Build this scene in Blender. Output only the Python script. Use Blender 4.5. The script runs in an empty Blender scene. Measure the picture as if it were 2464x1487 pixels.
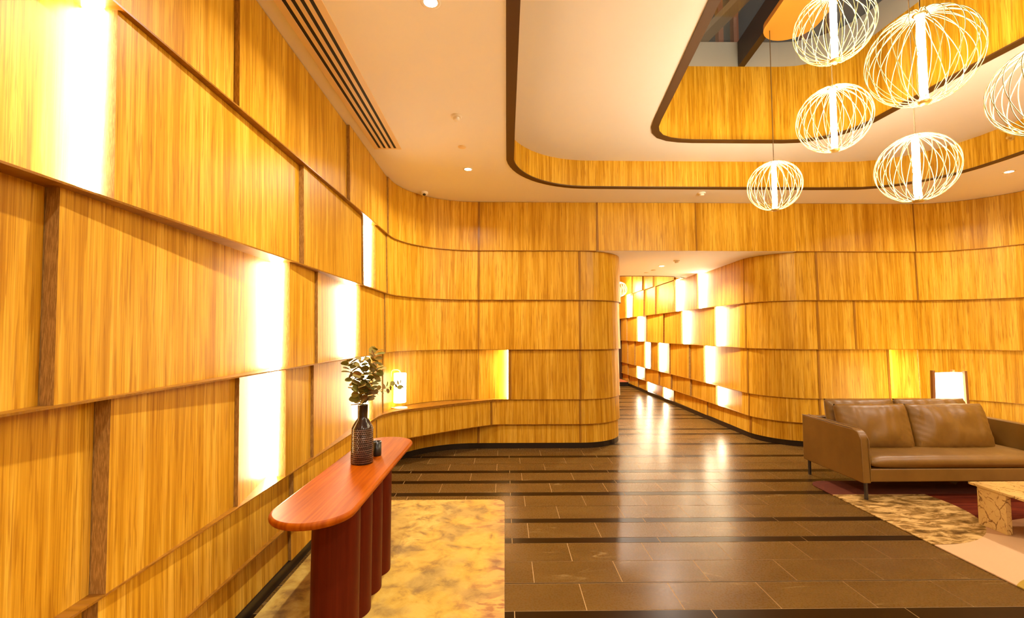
import bpy, bmesh, math, random
from math import pi, sin, cos, tan, atan, radians, sqrt, ceil, hypot, atan2
from mathutils import Vector, Matrix, noise

random.seed(7)
S = bpy.context.scene
COL = S.collection

# ------------------------------------------------------------------ camera, world, exposure
F_PX, EYE, PITCH, YAW = 1095.0, 1.68, atan(58.5 / 1095), radians(0.9)
cam = bpy.data.cameras.new('camera'); cam_o = bpy.data.objects.new('camera', cam); COL.objects.link(cam_o)
cam.sensor_width = 36; cam.lens = 36 * F_PX / 2464; cam.clip_start = 0.05; cam.clip_end = 200
cam_o.location = (0, 0, EYE); cam_o.rotation_euler = (pi / 2 + PITCH, 0, -YAW)
S.camera = cam_o
w = bpy.data.worlds.new('world'); S.world = w; w.use_nodes = True
w.node_tree.nodes['Background'].inputs[0].default_value = (0.60, 0.55, 0.48, 1)
w.node_tree.nodes['Background'].inputs[1].default_value = 0.55
S.view_settings.view_transform = 'Standard'; S.view_settings.look = 'None'
S.view_settings.gamma = 1; S.view_settings.use_curve_mapping = False
S.view_settings.exposure = 1.02
S.cycles.use_denoising = True
S.cycles.max_bounces = 8; S.cycles.diffuse_bounces = 5; S.cycles.glossy_bounces = 3
S.cycles.sample_clamp_indirect = 6.0
S.cycles.caustics_reflective = False; S.cycles.caustics_refractive = False
WARM = (1.0, 0.87, 0.74)        # ceiling lamps
LED = (1.0, 0.84, 0.56)         # strips in the wall niches
TUBE = (1.0, 0.87, 0.56)        # pendant tubes
P_DOWN = 24.0; P_LED = 29.0; P_TUBE = 108.0; P_SHADE = 6.5

# ------------------------------------------------------------------ materials
def mat(name, col=(0.8, 0.8, 0.8), rough=0.5, metal=0.0, spec=0.5):
    m = bpy.data.materials.new(name); m.use_nodes = True
    b = m.node_tree.nodes['Principled BSDF']
    b.inputs['Base Color'].default_value = (*col, 1); b.inputs['Roughness'].default_value = rough
    b.inputs['Metallic'].default_value = metal; b.inputs['Specular IOR Level'].default_value = spec
    return m
def emit(name, col, strength):
    m = bpy.data.materials.new(name); m.use_nodes = True; nt = m.node_tree
    b = nt.nodes['Principled BSDF']
    b.inputs['Base Color'].default_value = (0.8, 0.8, 0.8, 1)
    b.inputs['Emission Color'].default_value = (*col, 1); b.inputs['Emission Strength'].default_value = strength
    return m
class NT:
    def __init__(s, m): s.t = m.node_tree; s.b = s.t.nodes['Principled BSDF']
    def n(s, typ, **kw):
        x = s.t.nodes.new(typ)
        for k, v in kw.items(): setattr(x, k, v)
        return x
    def l(s, a, b): s.t.links.new(a, b)
    def vec(s, kind, scale):
        tc = s.n('ShaderNodeTexCoord'); mp = s.n('ShaderNodeMapping'); mp.inputs['Scale'].default_value = scale
        s.l(tc.outputs[kind], mp.inputs['Vector']); return mp.outputs['Vector']
    def noise(s, vec, scale, detail=4, rough=0.55, dist=0.0):
        x = s.n('ShaderNodeTexNoise'); x.inputs['Scale'].default_value = scale; x.inputs['Detail'].default_value = detail
        x.inputs['Roughness'].default_value = rough; x.inputs['Distortion'].default_value = dist
        if vec is not None: s.l(vec, x.inputs['Vector'])
        return x.outputs['Fac']
    def ramp(s, fac, stops, interp='LINEAR'):
        r = s.n('ShaderNodeValToRGB'); cr = r.color_ramp; cr.interpolation = interp
        while len(cr.elements) < len(stops): cr.elements.new(0.5)
        for e, (p, c) in zip(cr.elements, stops):
            e.position = p; e.color = (*c, 1) if len(c) == 3 else c
        s.l(fac, r.inputs['Fac']); return r.outputs['Color']
    def mix(s, fac, a, b, mode='MIX'):
        x = s.n('ShaderNodeMix'); x.data_type = 'RGBA'; x.blend_type = mode
        if isinstance(fac, (int, float)): x.inputs[0].default_value = fac
        else: s.l(fac, x.inputs[0])
        for v, i in ((a, 6), (b, 7)):
            if isinstance(v, tuple): x.inputs[i].default_value = (*v, 1)
            else: s.l(v, x.inputs[i])
        return x.outputs[2]
    def math(s, op, a, b=0.0, c=None):
        x = s.n('ShaderNodeMath'); x.operation = op
        for i, v in enumerate((a, b) if c is None else (a, b, c)):
            if isinstance(v, (int, float)): x.inputs[i].default_value = v
            else: s.l(v, x.inputs[i])
        return x.outputs[0]
    def bump(s, h, strength, dist=0.01):
        x = s.n('ShaderNodeBump'); x.inputs['Strength'].default_value = strength; x.inputs['Distance'].default_value = dist
        s.l(h, x.inputs['Height']); s.l(x.outputs['Normal'], s.b.inputs['Normal'])
    def xyz(s, kind='Object'):
        tc = s.n('ShaderNodeTexCoord'); sp = s.n('ShaderNodeSeparateXYZ'); s.l(tc.outputs[kind], sp.inputs[0]); return sp.outputs

def wood(name, lo, mid, hi, rough=0.38, dark=(0.30, 0.14, 0.04)):
    m = mat(name, rough=rough, spec=0.5); q = NT(m); q.b.inputs['IOR'].default_value = 1.26
    broad = q.noise(q.vec('UV', (5.0, 0.30, 1)), 1.0, 3, 0.5, 0.6)
    mid_n = q.noise(q.vec('UV', (30.0, 0.62, 1)), 1.0, 6, 0.64, 0.55)
    fine = q.noise(q.vec('UV', (190.0, 2.2, 1)), 1.0, 3, 0.6, 0.0)
    fleck = q.noise(q.vec('UV', (70.0, 2.6, 1)), 1.0, 3, 0.6, 0.3)
    low_n = q.noise(q.vec('UV', (13.0, 0.42, 1)), 1.0, 4, 0.6, 0.9)
    a = q.math('MULTIPLY_ADD', mid_n, 0.42, q.math('MULTIPLY_ADD', low_n, 0.34, q.math('MULTIPLY', broad, 0.24)))
    c = q.ramp(a, [(0.40, lo), (0.49, mid), (0.58, hi)])
    c = q.mix(q.math('MULTIPLY', q.ramp(fine, [(0.38, (1, 1, 1)), (0.54, (0, 0, 0))]), 0.42), c, dark, 'MIX')
    c = q.mix(q.math('MULTIPLY', q.ramp(fleck, [(0.36, (1, 1, 1)), (0.46, (0, 0, 0))]), 0.6), c, dark, 'MIX')
    oi = q.n('ShaderNodeObjectInfo')
    br = q.ramp(oi.outputs['Random'], [(0.0, (0.90, 0.89, 0.87)), (1.0, (1.06, 1.05, 1.04))])
    c = q.mix(1.0, c, br, 'MULTIPLY')
    q.l(c, q.b.inputs['Base Color']); q.bump(fine, 0.06, 0.002)
    return m
M_WOOD = wood('oak_veneer', (0.43, 0.200, 0.006), (0.61, 0.328, 0.020), (0.75, 0.455, 0.055), dark=(0.30, 0.115, 0.004))
M_SHELF = wood('oak_shelf', (0.22, 0.090, 0.004), (0.30, 0.130, 0.008), (0.38, 0.175, 0.015), 0.3)
def plywood(name):
    m = mat(name, rough=0.6); q = NT(m)
    u = q.vec('UV', (95.0, 1.0, 1)); lam = q.n('ShaderNodeTexWave'); lam.wave_type = 'BANDS'; lam.bands_direction = 'X'
    lam.inputs['Scale'].default_value = 1.0; lam.inputs['Distortion'].default_value = 1.2; lam.inputs['Detail'].default_value = 3
    q.l(u, lam.inputs['Vector'])
    fl = q.noise(q.vec('UV', (160.0, 22.0, 1)), 1.0, 3, 0.6)
    c = q.ramp(lam.outputs['Fac'], [(0.1, (0.24, 0.12, 0.02)), (0.5, (0.48, 0.27, 0.06)), (0.9, (0.62, 0.38, 0.11))])
    c = q.mix(q.ramp(fl, [(0.42, (0.55, 0.55, 0.55)), (0.6, (0, 0, 0))]), c, (0.18, 0.08, 0.012), 'MIX')
    q.l(c, q.b.inputs['Base Color']); return m
M_PLY = plywood('plywood_edge')
M_CEIL = mat('painted_ceiling', (0.90, 0.88, 0.92), 0.8)
q = NT(M_CEIL); nf = q.noise(q.vec('Object', (1, 1, 1)), 60, 3); q.bump(nf, 0.03, 0.002)
M_TRIM = mat('bronze_trim', (0.080, 0.028, 0.002), 0.5, 0.1)
M_BASE = mat('dark_bronze_base', (0.030, 0.020, 0.014), 0.30, 0.5)
M_BACK = mat('dark_backing', (0.06, 0.035, 0.018), 0.8)
M_GREY = mat('grey_steel_band', (0.48, 0.47, 0.47), 0.42, 0.2)
M_BEAM = mat('dark_bronze_beam', (0.045, 0.026, 0.014), 0.5, 0.3)
M_PLAS = mat('warm_plaster', (0.60, 0.42, 0.20), 0.8)
M_WHITE = mat('white_plastic', (0.84, 0.80, 0.76), 0.4)
M_BLACK = mat('black_plastic', (0.012, 0.011, 0.010), 0.3)
M_SLOT = mat('vent_slot_dark', (0.012, 0.010, 0.009), 0.7)
M_VENT = mat('vent_frame', (0.84, 0.66, 0.42), 0.5)
M_CREAM = mat('cream_metal', (0.80, 0.72, 0.55), 0.35)
M_WIRE = mat('pale_wire', (0.50, 0.47, 0.24), 0.6)
M_CABLE = mat('brown_cable', (0.10, 0.055, 0.02), 0.5)
M_BRASS = mat('brass_cap', (0.62, 0.40, 0.10), 0.35, 0.6)
M_CANOPY = mat('brass_canopy', (0.80, 0.42, 0.07), 0.5, 0.15)
M_LEDSTRIP = emit('led_strip', LED, P_LED)
M_TUBE = emit('pendant_tube', TUBE, P_TUBE)
M_SHADE = emit('opal_shade', (1.0, 0.80, 0.46), P_SHADE)
M_LAMPFACE = emit('downlight_face', (1.0, 0.86, 0.58), 45)
M_STEEL = mat('dark_steel_leg', (0.10, 0.10, 0.11), 0.3, 0.9)
M_DOOR = mat('dark_door', (0.05, 0.022, 0.01), 0.4)
M_RED = mat('rust_carpet', (0.45, 0.12, 0.03), 0.9)
M_POST = mat('lamp_post_wood', (0.30, 0.12, 0.035), 0.4)

def tile_mat():
    m = mat('stone_tile', rough=0.3); q = NT(m)
    uv = q.vec('UV', (1, 1, 1))
    n1 = q.noise(q.vec('UV', (1.6, 4.5, 1)), 1.0, 5, 0.55, 0.8); n2 = q.noise(uv, 70, 3, 0.6); n3 = q.noise(q.vec('UV', (0.35, 1.0, 1)), 5.0, 5, 0.6, 1.0)
    c = q.ramp(n1, [(0.30, (0.100, 0.050, 0.010)), (0.50, (0.118, 0.061, 0.0130)), (0.70, (0.136, 0.073, 0.017))])
    c = q.mix(q.ramp(n2, [(0.45, (0, 0, 0)), (0.75, (0.22, 0.22, 0.22))]), c, (0.15, 0.09, 0.028))
    wv = q.n('ShaderNodeTexNoise'); wv.inputs['Scale'].default_value = 1.1; wv.inputs['Detail'].default_value = 5; wv.inputs['Distortion'].default_value = 0.5
    q.l(q.vec('UV', (0.45, 1.6, 1)), wv.inputs['Vector'])
    v = q.math('ABSOLUTE', q.math('SUBTRACT', wv.outputs['Fac'], 0.5))
    msk = q.math('MULTIPLY', q.ramp(v, [(0.0, (1, 1, 1)), (0.006, (0, 0, 0))]), q.ramp(n3, [(0.52, (0, 0, 0)), (0.62, (0.8, 0.8, 0.8))]))
    c = q.mix(msk, c, (0.30, 0.20, 0.08))
    q.l(c, q.b.inputs['Base Color'])
    r = q.ramp(n2, [(0.3, (0.24, 0.24, 0.24)), (0.7, (0.32, 0.32, 0.32))]); q.l(r, q.b.inputs['Roughness'])
    q.b.inputs['IOR'].default_value = 1.24; q.b.inputs['Specular IOR Level'].default_value = 0.22
    return m
M_TILE = tile_mat()
M_STRIP = mat('dark_tile_strip', (0.020, 0.008, 0.001), 0.28)
M_STRIP.node_tree.nodes['Principled BSDF'].inputs['IOR'].default_value = 1.24
M_STRIP.node_tree.nodes['Principled BSDF'].inputs['Specular IOR Level'].default_value = 0.2
M_GROUT = mat('pale_grout', (0.50, 0.31, 0.12), 0.8)

# ------------------------------------------------------------------ mesh helpers
class MB:
    def __init__(s): s.v = []; s.f = []; s.m = []; s.uv = []; s.sm = []
    def add(s, vs, fs, mi=0, uvs=None, smooth=False):
        o = len(s.v); s.v += [tuple(v) for v in vs]
        for i, f in enumerate(fs):
            s.f.append([a + o for a in f]); s.m.append(mi); s.sm.append(smooth)
            s.uv.append(uvs[i] if uvs else None)
    def box(s, x0, x1, y0, y1, z0, z1, mi=0):
        vs = [(x, y, z) for x in (x0, x1) for y in (y0, y1) for z in (z0, z1)]
        fs = [(0, 1, 3, 2), (4, 6, 7, 5), (0, 4, 5, 1), (2, 3, 7, 6), (0, 2, 6, 4), (1, 5, 7, 3)]
        uvs = []
        for f in fs:
            p = [vs[i] for i in f]
            if all(abs(a[2] - p[0][2]) < 1e-9 for a in p): uvs.append([(a[0], a[1]) for a in p])
            elif all(abs(a[0] - p[0][0]) < 1e-9 for a in p): uvs.append([(a[1], a[2]) for a in p])
            else: uvs.append([(a[0], a[2]) for a in p])
        s.add(vs, fs, mi, uvs)
    def prism(s, pts, z0, z1, mi=0, caps=True):
        n = len(pts); vs = [(x, y, z0) for x, y in pts] + [(x, y, z1) for x, y in pts]
        acc = [0]
        for i in range(n): a, b = pts[i], pts[(i + 1) % n]; acc.append(acc[-1] + hypot(b[0] - a[0], b[1] - a[1]))
        fs = [(i, (i + 1) % n, n + (i + 1) % n, n + i) for i in range(n)]
        uvs = [[(acc[i], z0), (acc[i + 1], z0), (acc[i + 1], z1), (acc[i], z1)] for i in range(n)]
        if caps:
            fs += [tuple(range(n - 1, -1, -1)), tuple(range(n, 2 * n))]
            uvs += [[pts[i] for i in range(n - 1, -1, -1)], list(pts)]
        s.add(vs, fs, mi, uvs)
    def lathe(s, prof, c=(0, 0, 0), seg=32, mi=0, smooth=True, caps=True):
        vs = []; n = len(prof)
        for k in range(seg):
            a = 2 * pi * k / seg
            for r, z in prof: vs.append((c[0] + r * cos(a), c[1] + r * sin(a), c[2] + z))
        fs = []; uvs = []
        for k in range(seg):
            k2 = (k + 1) % seg
            for i in range(n - 1):
                fs.append((k * n + i, k2 * n + i, k2 * n + i + 1, k * n + i + 1))
                uvs.append([(k / seg, prof[i][1]), ((k + 1) / seg, prof[i][1]), ((k + 1) / seg, prof[i + 1][1]), (k / seg, prof[i + 1][1])])
        s.add(vs, fs, mi, uvs, smooth)
        for i, rev in ((0, True), (n - 1, False)):
            if caps and prof[i][0] > 1e-6:
                idx = [k * n + i for k in range(seg)]
                if rev: idx.reverse()
                s.add([vs[j] for j in idx], [tuple(range(seg))], mi, [[(vs[j][0], vs[j][1]) for j in idx]], False)
    def tube(s, pts, r, seg=8, mi=0, closed=False):
        P = [Vector(p) for p in pts]; n = len(P); vs = []; rr = r if isinstance(r, (list, tuple)) else [r] * n
        up = None
        for i in range(n):
            if closed: t = P[(i + 1) % n] - P[i - 1]
            else: t = P[min(i + 1, n - 1)] - P[max(i - 1, 0)]
            t.normalize()
            if up is None: up = t.orthogonal().normalized()
            a = (up - t * up.dot(t))
            a = a.normalized() if a.length > 1e-6 else t.orthogonal().normalized()
            up = a; b = t.cross(a)
            for k in range(seg):
                th = 2 * pi * k / seg; vs.append(P[i] + (a * cos(th) + b * sin(th)) * rr[i])
        fs = [(i * seg + k, i * seg + (k + 1) % seg, ((i + 1) % n) * seg + (k + 1) % seg, ((i + 1) % n) * seg + k)
              for i in range(n if closed else n - 1) for k in range(seg)]
        s.add(vs, fs, mi, None, True)
        if not closed: s.add([vs[k] for k in range(seg)][::-1] + [vs[(n - 1) * seg + k] for k in range(seg)], [tuple(range(seg)), tuple(range(seg, 2 * seg))], mi)
    def build(s, name, mats, parent=None, loc=None, bevel=0, subsurf=0):
        me = bpy.data.meshes.new(name)
        me.from_pydata(s.v, [], s.f)
        if not isinstance(mats, (list, tuple)): mats = [mats]
        for m in mats: me.materials.append(m)
        me.polygons.foreach_set('material_index', s.m); me.polygons.foreach_set('use_smooth', s.sm)
        uvl = me.uv_layers.new(name='UVMap')
        for p, uv in zip(me.polygons, s.uv):
            for j, li in enumerate(p.loop_indices):
                if uv: uvl.data[li].uv = uv[j]
                else:
                    co = s.v[me.loops[li].vertex_index]; uvl.data[li].uv = (co[0] + co[1], co[2])
        me.update()
        o = bpy.data.objects.new(name, me); COL.objects.link(o)
        if parent: o.parent = parent
        if loc: o.location = loc
        if bevel:
            b = o.modifiers.new('bevel', 'BEVEL'); b.width = bevel; b.segments = 3; b.limit_method = 'ANGLE'; b.angle_limit = radians(40)
            for p in me.polygons: p.use_smooth = True
            wn = o.modifiers.new('wn', 'WEIGHTED_NORMAL'); wn.keep_sharp = False
        if subsurf:
            u = o.modifiers.new('ss', 'SUBSURF'); u.levels = subsurf; u.render_levels = subsurf
            for p in me.polygons: p.use_smooth = True
        return o
def tag(o, label, cat, group=None, kind=None):
    o['label'] = label; o['category'] = cat
    if group: o['group'] = group
    if kind: o['kind'] = kind
    return o
def thing(name, label, cat, loc=(0, 0, 0), rz=0, group=None):
    o = bpy.data.objects.new(name, None); COL.objects.link(o); o.location = loc; o.rotation_euler = (0, 0, rz)
    o.empty_display_size = 0.1
    return tag(o, label, cat, group)

# plan paths ------------------------------------------------------
def arc(cx, cy, r, a0, a1, n=14):
    return [(cx + r * cos(radians(a0 + (a1 - a0) * i / n)), cy + r * sin(radians(a0 + (a1 - a0) * i / n))) for i in range(n + 1)]
class Path:
    def __init__(s, pts):
        s.p = [pts[0]]
        for a in pts[1:]:
            if hypot(a[0] - s.p[-1][0], a[1] - s.p[-1][1]) > 1e-4: s.p.append(a)
        s.s = [0]
        for a, b in zip(s.p, s.p[1:]): s.s.append(s.s[-1] + hypot(b[0] - a[0], b[1] - a[1]))
        s.L = s.s[-1]
        s.t = []
        for a, b in zip(s.p, s.p[1:]): d = hypot(b[0] - a[0], b[1] - a[1]); s.t.append(((b[0] - a[0]) / d, (b[1] - a[1]) / d))
    def vn(s, i):
        a = s.t[max(i - 1, 0)]; b = s.t[min(i, len(s.t) - 1)]
        t = (a[0] + b[0], a[1] + b[1]); d = hypot(*t); return (t[0] / d, t[1] / d)
    def at(s, x):
        x = min(max(x, 0), s.L)
        i = 0
        while i < len(s.t) - 1 and s.s[i + 1] < x: i += 1
        f = (x - s.s[i]) / (s.s[i + 1] - s.s[i])
        a, b = s.p[i], s.p[i + 1]; p = (a[0] + (b[0] - a[0]) * f, a[1] + (b[1] - a[1]) * f)
        long = (s.s[i + 1] - s.s[i]) > 0.35
        if long:
            t = s.t[i]
        else:
            ta, tb = s.vn(i), s.vn(i + 1); t = (ta[0] + (tb[0] - ta[0]) * f, ta[1] + (tb[1] - ta[1]) * f); d = hypot(*t); t = (t[0] / d, t[1] / d)
        return p, (t[1], -t[0])            # room side is to the right of travel
    def cuts(s, a, b):
        return [a] + [x for x in s.s if a + 0.02 < x < b - 0.02] + [b]
    def find(s, x=None, y=None, lo=0, hi=1e9):
        best = None
        for k in range(0, 4001):
            u = s.L * k / 4000
            if not lo <= u <= hi: continue
            p = s.at(u)[0]; d = (abs(p[0] - x) if x is not None else 0) + (abs(p[1] - y) if y is not None else 0)
            if best is None or d < best[0]: best = (d, u)
        return best[1]
def slab(path, s0, s1, z0, z1, o0, o1, back, tilt=0.0, mb=None, ends=1, uo=None):
    mb = mb or MB(); cs = path.cuts(s0, s1); uo = random.uniform(0, 40) if uo is None else uo; vo = random.uniform(0, 9)
    vs = []
    for c in cs:
        (px, py), (nx, ny) = path.at(c); f = (c - s0) / (s1 - s0); o = o0 + (o1 - o0) * f
        for off, z in ((o + tilt, z0), (o, z1), (back, z1), (back, z0)):
            vs.append((px + nx * off, py + ny * off, z))
    fs = []; uv = []
    for i in range(len(cs) - 1):
        a, b = i * 4, i * 4 + 4; u0, u1 = cs[i] + uo, cs[i + 1] + uo
        fs += [(a, b, b + 1, a + 1), (a + 1, b + 1, b + 2, a + 2), (a + 2, b + 2, b + 3, a + 3), (a + 3, b + 3, b, a)]
        uv += [[(u0, z0 + vo), (u1, z0 + vo), (u1, z1 + vo), (u0, z1 + vo)], [(u0, 0), (u1, 0), (u1, .1), (u0, .1)],
               [(u0, z0), (u1, z0), (u1, z1), (u0, z1)], [(u0, 0), (u1, 0), (u1, .1), (u0, .1)]]
    mb.add(vs, fs, 0, uv)
    n = (len(cs) - 1) * 4
    for k, o, rev in ((0, o0, False), (n, o1, True)):
        idx = [k, k + 1, k + 2, k + 3]; u = [(o + tilt, z0), (o, z1), (back, z1), (back, z0)]
        if rev: idx.reverse(); u.reverse()
        mb.add([vs[i] for i in idx], [(0, 1, 2, 3)], ends, [u])
    return mb
BACK = -0.15
Z = [0.0776, 0.3528, 0.7137, 1.4416, 2.172, 2.9045, 3.639]   # seam heights
ROWOFF = [-0.035, -0.015, -0.01, 0.005, 0.015, 0.02]
TILT = [0.012, 0.012, 0.014, 0.016, 0.02, 0.018]
def wall_row(path, row, joints, parent, lit=(), light='end', step=0.04, steps={}, battens=(), zr=None):
    """joints: path positions; panels between them. lit: indices of recessed panels with a light strip."""
    z0, z1 = zr or (Z[row], Z[row + 1]); ro = ROWOFF[row]; t = TILT[row]
    for i in range(len(joints) - 1):
        a, b = joints[i], joints[i + 1]; st = steps.get(i, step)
        near, far = 0.0, -st
        if i in lit: near, far = -0.012, -0.125
        o0, o1 = (near, far) if light == 'end' else (far, near)
        slab(path, a + 0.0015, b - 0.0015, z0 + 0.003, z1 - 0.004, ro + o0, ro + o1, BACK, t).build('wall_panel', [M_WOOD, M_PLY], parent)
        if i in lit:
            e = b if light == 'end' else a; sg = -1 if light == 'end' else 1
            s0, s1 = sorted((e + sg * 0.002, e + sg * 0.014))
            slab(path, s0, s1, z0 + 0.006, z1 - 0.008, ro - 0.044, ro - 0.044, ro - 0.123, 0, ends=0).build('light_strip', M_LEDSTRIP, parent)
    for s_, wd in battens:
        slab(path, s_ - wd / 2, s_ + wd / 2, z0 + 0.003, z1 - 0.004, ro + 0.006, ro + 0.006, BACK, t, ends=0).build('edge_batten', M_SHELF, parent)

# ================================================================== LARGE STRUCTURE
# floor: rows of tiles and dark strips
def build_floor():
    mb = MB(); X0, X1, Y0, Y1 = -2.0, 7.6, -4.0, 16.0
    mb.add([(X0, Y0, -0.002), (X1, Y0, -0.002), (X1, Y1, -0.002), (X0, Y1, -0.002)], [(0, 1, 2, 3)], 2)
    mb.add([(X0, Y0, -0.1), (X1, Y0, -0.1), (X1, Y1, -0.1), (X0, Y1, -0.1)], [(3, 2, 1, 0)], 2)
    seq = [('s', 2.70, 2.848), ('t', 2.848, 3.147), ('n', 3.147, 3.161), ('t', 3.161, 3.449), ('t', 3.449, 3.738), ('s', 3.738, 3.834),
           ('t', 3.834, 4.130), ('s', 4.130, 4.223), ('t', 4.223, 4.521), ('t', 4.521, 4.808), ('s', 4.808, 4.906), ('t', 4.906, 5.200),
           ('s', 5.200, 5.297), ('t', 5.297, 5.579), ('s', 5.579, 5.677), ('t', 5.677, 5.965), ('t', 5.965, 6.253), ('s', 6.253, 6.345),
           ('t', 6.345, 6.650), ('t', 6.650, 6.930)]
    pat = ['s', 't', 't', 's', 't', 's', 't', 't', 't', 's', 't', 's', 't', 't', 's', 't', 's', 't', 't']
    y = 6.93; k = 0
    while y < Y1:
        d = 0.095 if pat[k % len(pat)] == 's' else 0.294
        seq.append((pat[k % len(pat)], y, y + d)); y += d; k += 1
    y = 2.70; k = 1
    while y > Y0:
        d = 0.13 if pat[k % len(pat)] == 's' else 0.294
        seq.append((pat[k % len(pat)], y - d, y)); y -= d; k += 1
    seq.sort(key=lambda a: a[1]); ti = 0; g = 0.0027
    base = [i for i, a in enumerate(seq) if abs(a[1] - 2.848) < 1e-3][0]
    cnt = 0; par = {}
    for i, a in enumerate(seq):
        if a[0] == 't': par[i] = cnt; cnt += 1
    for i, (kd, y0, y1) in enumerate(seq):
        if kd == 't':
            off = 0.5 if (par[i] - par[base]) % 2 == 0 else 0.2; L = 0.5975
        elif kd == 's': off, L = 0.06, 1.196
        else: off, L = -1.9, 9.6
        n0 = int((X0 - off) / L) - 1; x = off + n0 * L
        while x < X1:
            a, b = max(x + g, X0), min(x + L - g, X1)
            if b > a:
                gy = g if kd != 'n' else 0.003
                ox, oy = random.uniform(0, 50), random.uniform(0, 50)
                mi = 0 if kd == 't' else 1
                mb.add([(a, y0 + gy, 0), (b, y0 + gy, 0), (b, y1 - gy, 0), (a, y1 - gy, 0)], [(0, 1, 2, 3)], mi,
                       [[(ox, oy), (ox + b - a, oy), (ox + b - a, oy + y1 - y0), (ox, oy + y1 - y0)]])
            x += L
    o = mb.build('floor', [M_TILE, M_STRIP, M_GROUT])
    tag(o, 'brown stone tile floor with narrow dark strips running across the lobby', 'floor', kind='structure')
build_floor()

# left wall, corner, pillar, hall left side
LP = Path([(-1.48, -4.0), (-1.48, 0.5), (-1.48, 5.66)] + arc(-0.42, 5.66, 1.06, 180, 90, 16) + [(1.12, 6.72)] + arc(1.12, 7.45, 0.73, -90, 0, 12)
          + [(1.85, 9.6), (1.85, 15.6)])
LU = Path([(-1.48, -4.0), (-1.48, 0.5), (-1.48, 5.66)] + arc(-0.42, 5.66, 1.06, 180, 90, 16) + [(1.12, 6.72), (1.36, 6.72)])
fy = lambda y: y + 4.0
fx = lambda x: LP.find(x=x, y=6.72, lo=fy(5.8), hi=LP.find(x=1.12, y=6.72) + .2)
def backing(path, z0, z1, name, label, off=BACK, th=0.05):
    o = slab(path, 0, path.L, z0, z1, off + 0.001, off + 0.001, off - th, 0, ends=0).build(name, M_BACK)
    return tag(o, label, 'wall', kind='structure')
WL = backing(LP, 0.0, 2.9, 'wall_left', 'oak panelled wall on the left curving round behind the console to the rounded pillar')
s_c0, s_c1, s_p = fy(5.62), fx(-0.385), fx(1.106)
s_pe = LP.find(x=1.12, y=6.72) + 0.73 * pi / 2
HL = [s_pe + 0.02, s_pe + 1.1, s_pe + 2.4, s_pe + 4, s_pe + 6, LP.L]
bw = 0.03
wall_row(LU, 5, [fy(-1.0), fy(0.9), fy(2.43), fy(4.20), s_c0, s_c1, LU.L], WL, step=0.03, steps={3: 0.02, 4: 0.0, 5: 0.0}, battens=[(s_c1, bw)])
wall_row(LP, 4, [fy(-1.5), fy(-0.3), fy(1.68), fy(3.275), fy(4.70), fy(5.10), s_c0, s_c1, s_p, s_pe] + HL[1:], WL, lit=(1, 4), steps={2: 0.035, 3: 0.03, 5: 0.015, 6: 0.0, 7: 0.0, 8: 0.0}, battens=[(s_c1, bw), (s_p, bw)])
wall_row(LP, 3, [fy(-1.2), fy(0.2), fy(1.52), fy(3.12), fy(3.62), fy(4.64), s_c0, s_c1, s_p, s_pe] + HL[1:], WL, lit=(2, 4), steps={1: 0.06, 3: 0.035, 5: 0.015, 6: 0.0, 7: 0.0, 8: 0.0}, battens=[(s_c1, bw), (s_p, bw)])
wall_row(LP, 2, [fy(-1.0), fy(0.4), fy(1.76), fy(2.615), fy(3.14), fy(3.62), fy(5.18), s_c0, s_c1, fx(0.05), s_p, s_pe] + HL[1:], WL, lit=(3, 5, 8), steps={1: 0.06, 2: 0.035, 4: 0.035, 6: 0.012, 7: 0.0, 9: 0.0, 10: 0.0}, battens=[(fx(0.08), 0.035), (s_p, bw)])
# ledge row: below the shelf the panels swing out into the room
JP = Path([(-1.48, -4.0), (-1.48, 0.5), (-1.48, 5.15), (-1.475, 5.35), (-1.45, 5.50), (-1.385, 5.68), (-1.27, 5.83), (-1.04, 6.03), (-0.76, 6.28), (-0.46, 6.51), (-0.30, 6.625), (-0.18, 6.70), (-0.05, 6.72), (1.12, 6.72)]
          + arc(1.12, 7.45, 0.73, -90, 0, 12) + [(1.85, 9.6), (1.85, 15.6)])
jx = lambda x: JP.find(x=x, y=6.72, lo=fy(5.3), hi=JP.find(x=1.12, y=6.72) + .2)
dj = JP.L - LP.L
wall_row(JP, 1, [fy(-1.0), fy(0.3), fy(1.75), fy(3.30), fy(5.37), jx(-0.202), jx(1.106), s_pe + dj] + [h + dj for h in HL[1:]], WL, step=0.03, steps={1: 0.055, 3: 0.01, 4: 0.0, 5: 0.0, 6: 0.0}, battens=[(jx(-0.19), bw), (jx(1.106), bw)])
wall_row(LP, 0, [fy(-1.0), fy(0.6), fy(3.32), fx(-0.40), s_p, s_pe] + HL[1:], WL, step=0.02, steps={2: 0.0, 3: 0.0, 4: 0.0}, battens=[(fx(-0.38), bw), (s_p, bw)])
def rail(path, k, parent, dz=0.0):
    f = ROWOFF[k] + TILT[k] + 0.002
    slab(path, 0, path.L, Z[k] - 0.0045 + dz, Z[k] + 0.0035 + dz, f, f, BACK, 0, ends=0).build('shelf_rail', M_SHELF, parent)
rail(LU, 5, WL); rail(LP, 4, WL); rail(LP, 3, WL); rail(JP, 2, WL); rail(JP, 1, WL)
sh = MB()
front = [p for p in JP.p if p[1] > 5.1 and p[0] < 0.0]
back_ = [p for p in LP.p if p[1] > 5.1 and p[0] < 0.0]
back_ = [(-1.60, 5.15)] + [(x + (0.05 if False else -0.06 if x < -0.9 else 0), y + (0.05 if y > 6.0 else 0)) for x, y in back_ if y > 5.2] + [(-0.05, 6.80)]
sh.prism(front + back_[::-1], Z[2] - 0.03, Z[2] - 0.001, 0)
sh.build('ledge_shelf', M_SHELF, WL)
slab(LP, 0, LP.L, 0, Z[0], -0.028, -0.028, BACK, 0, ends=0).build('baseboard_left', M_BASE)
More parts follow.
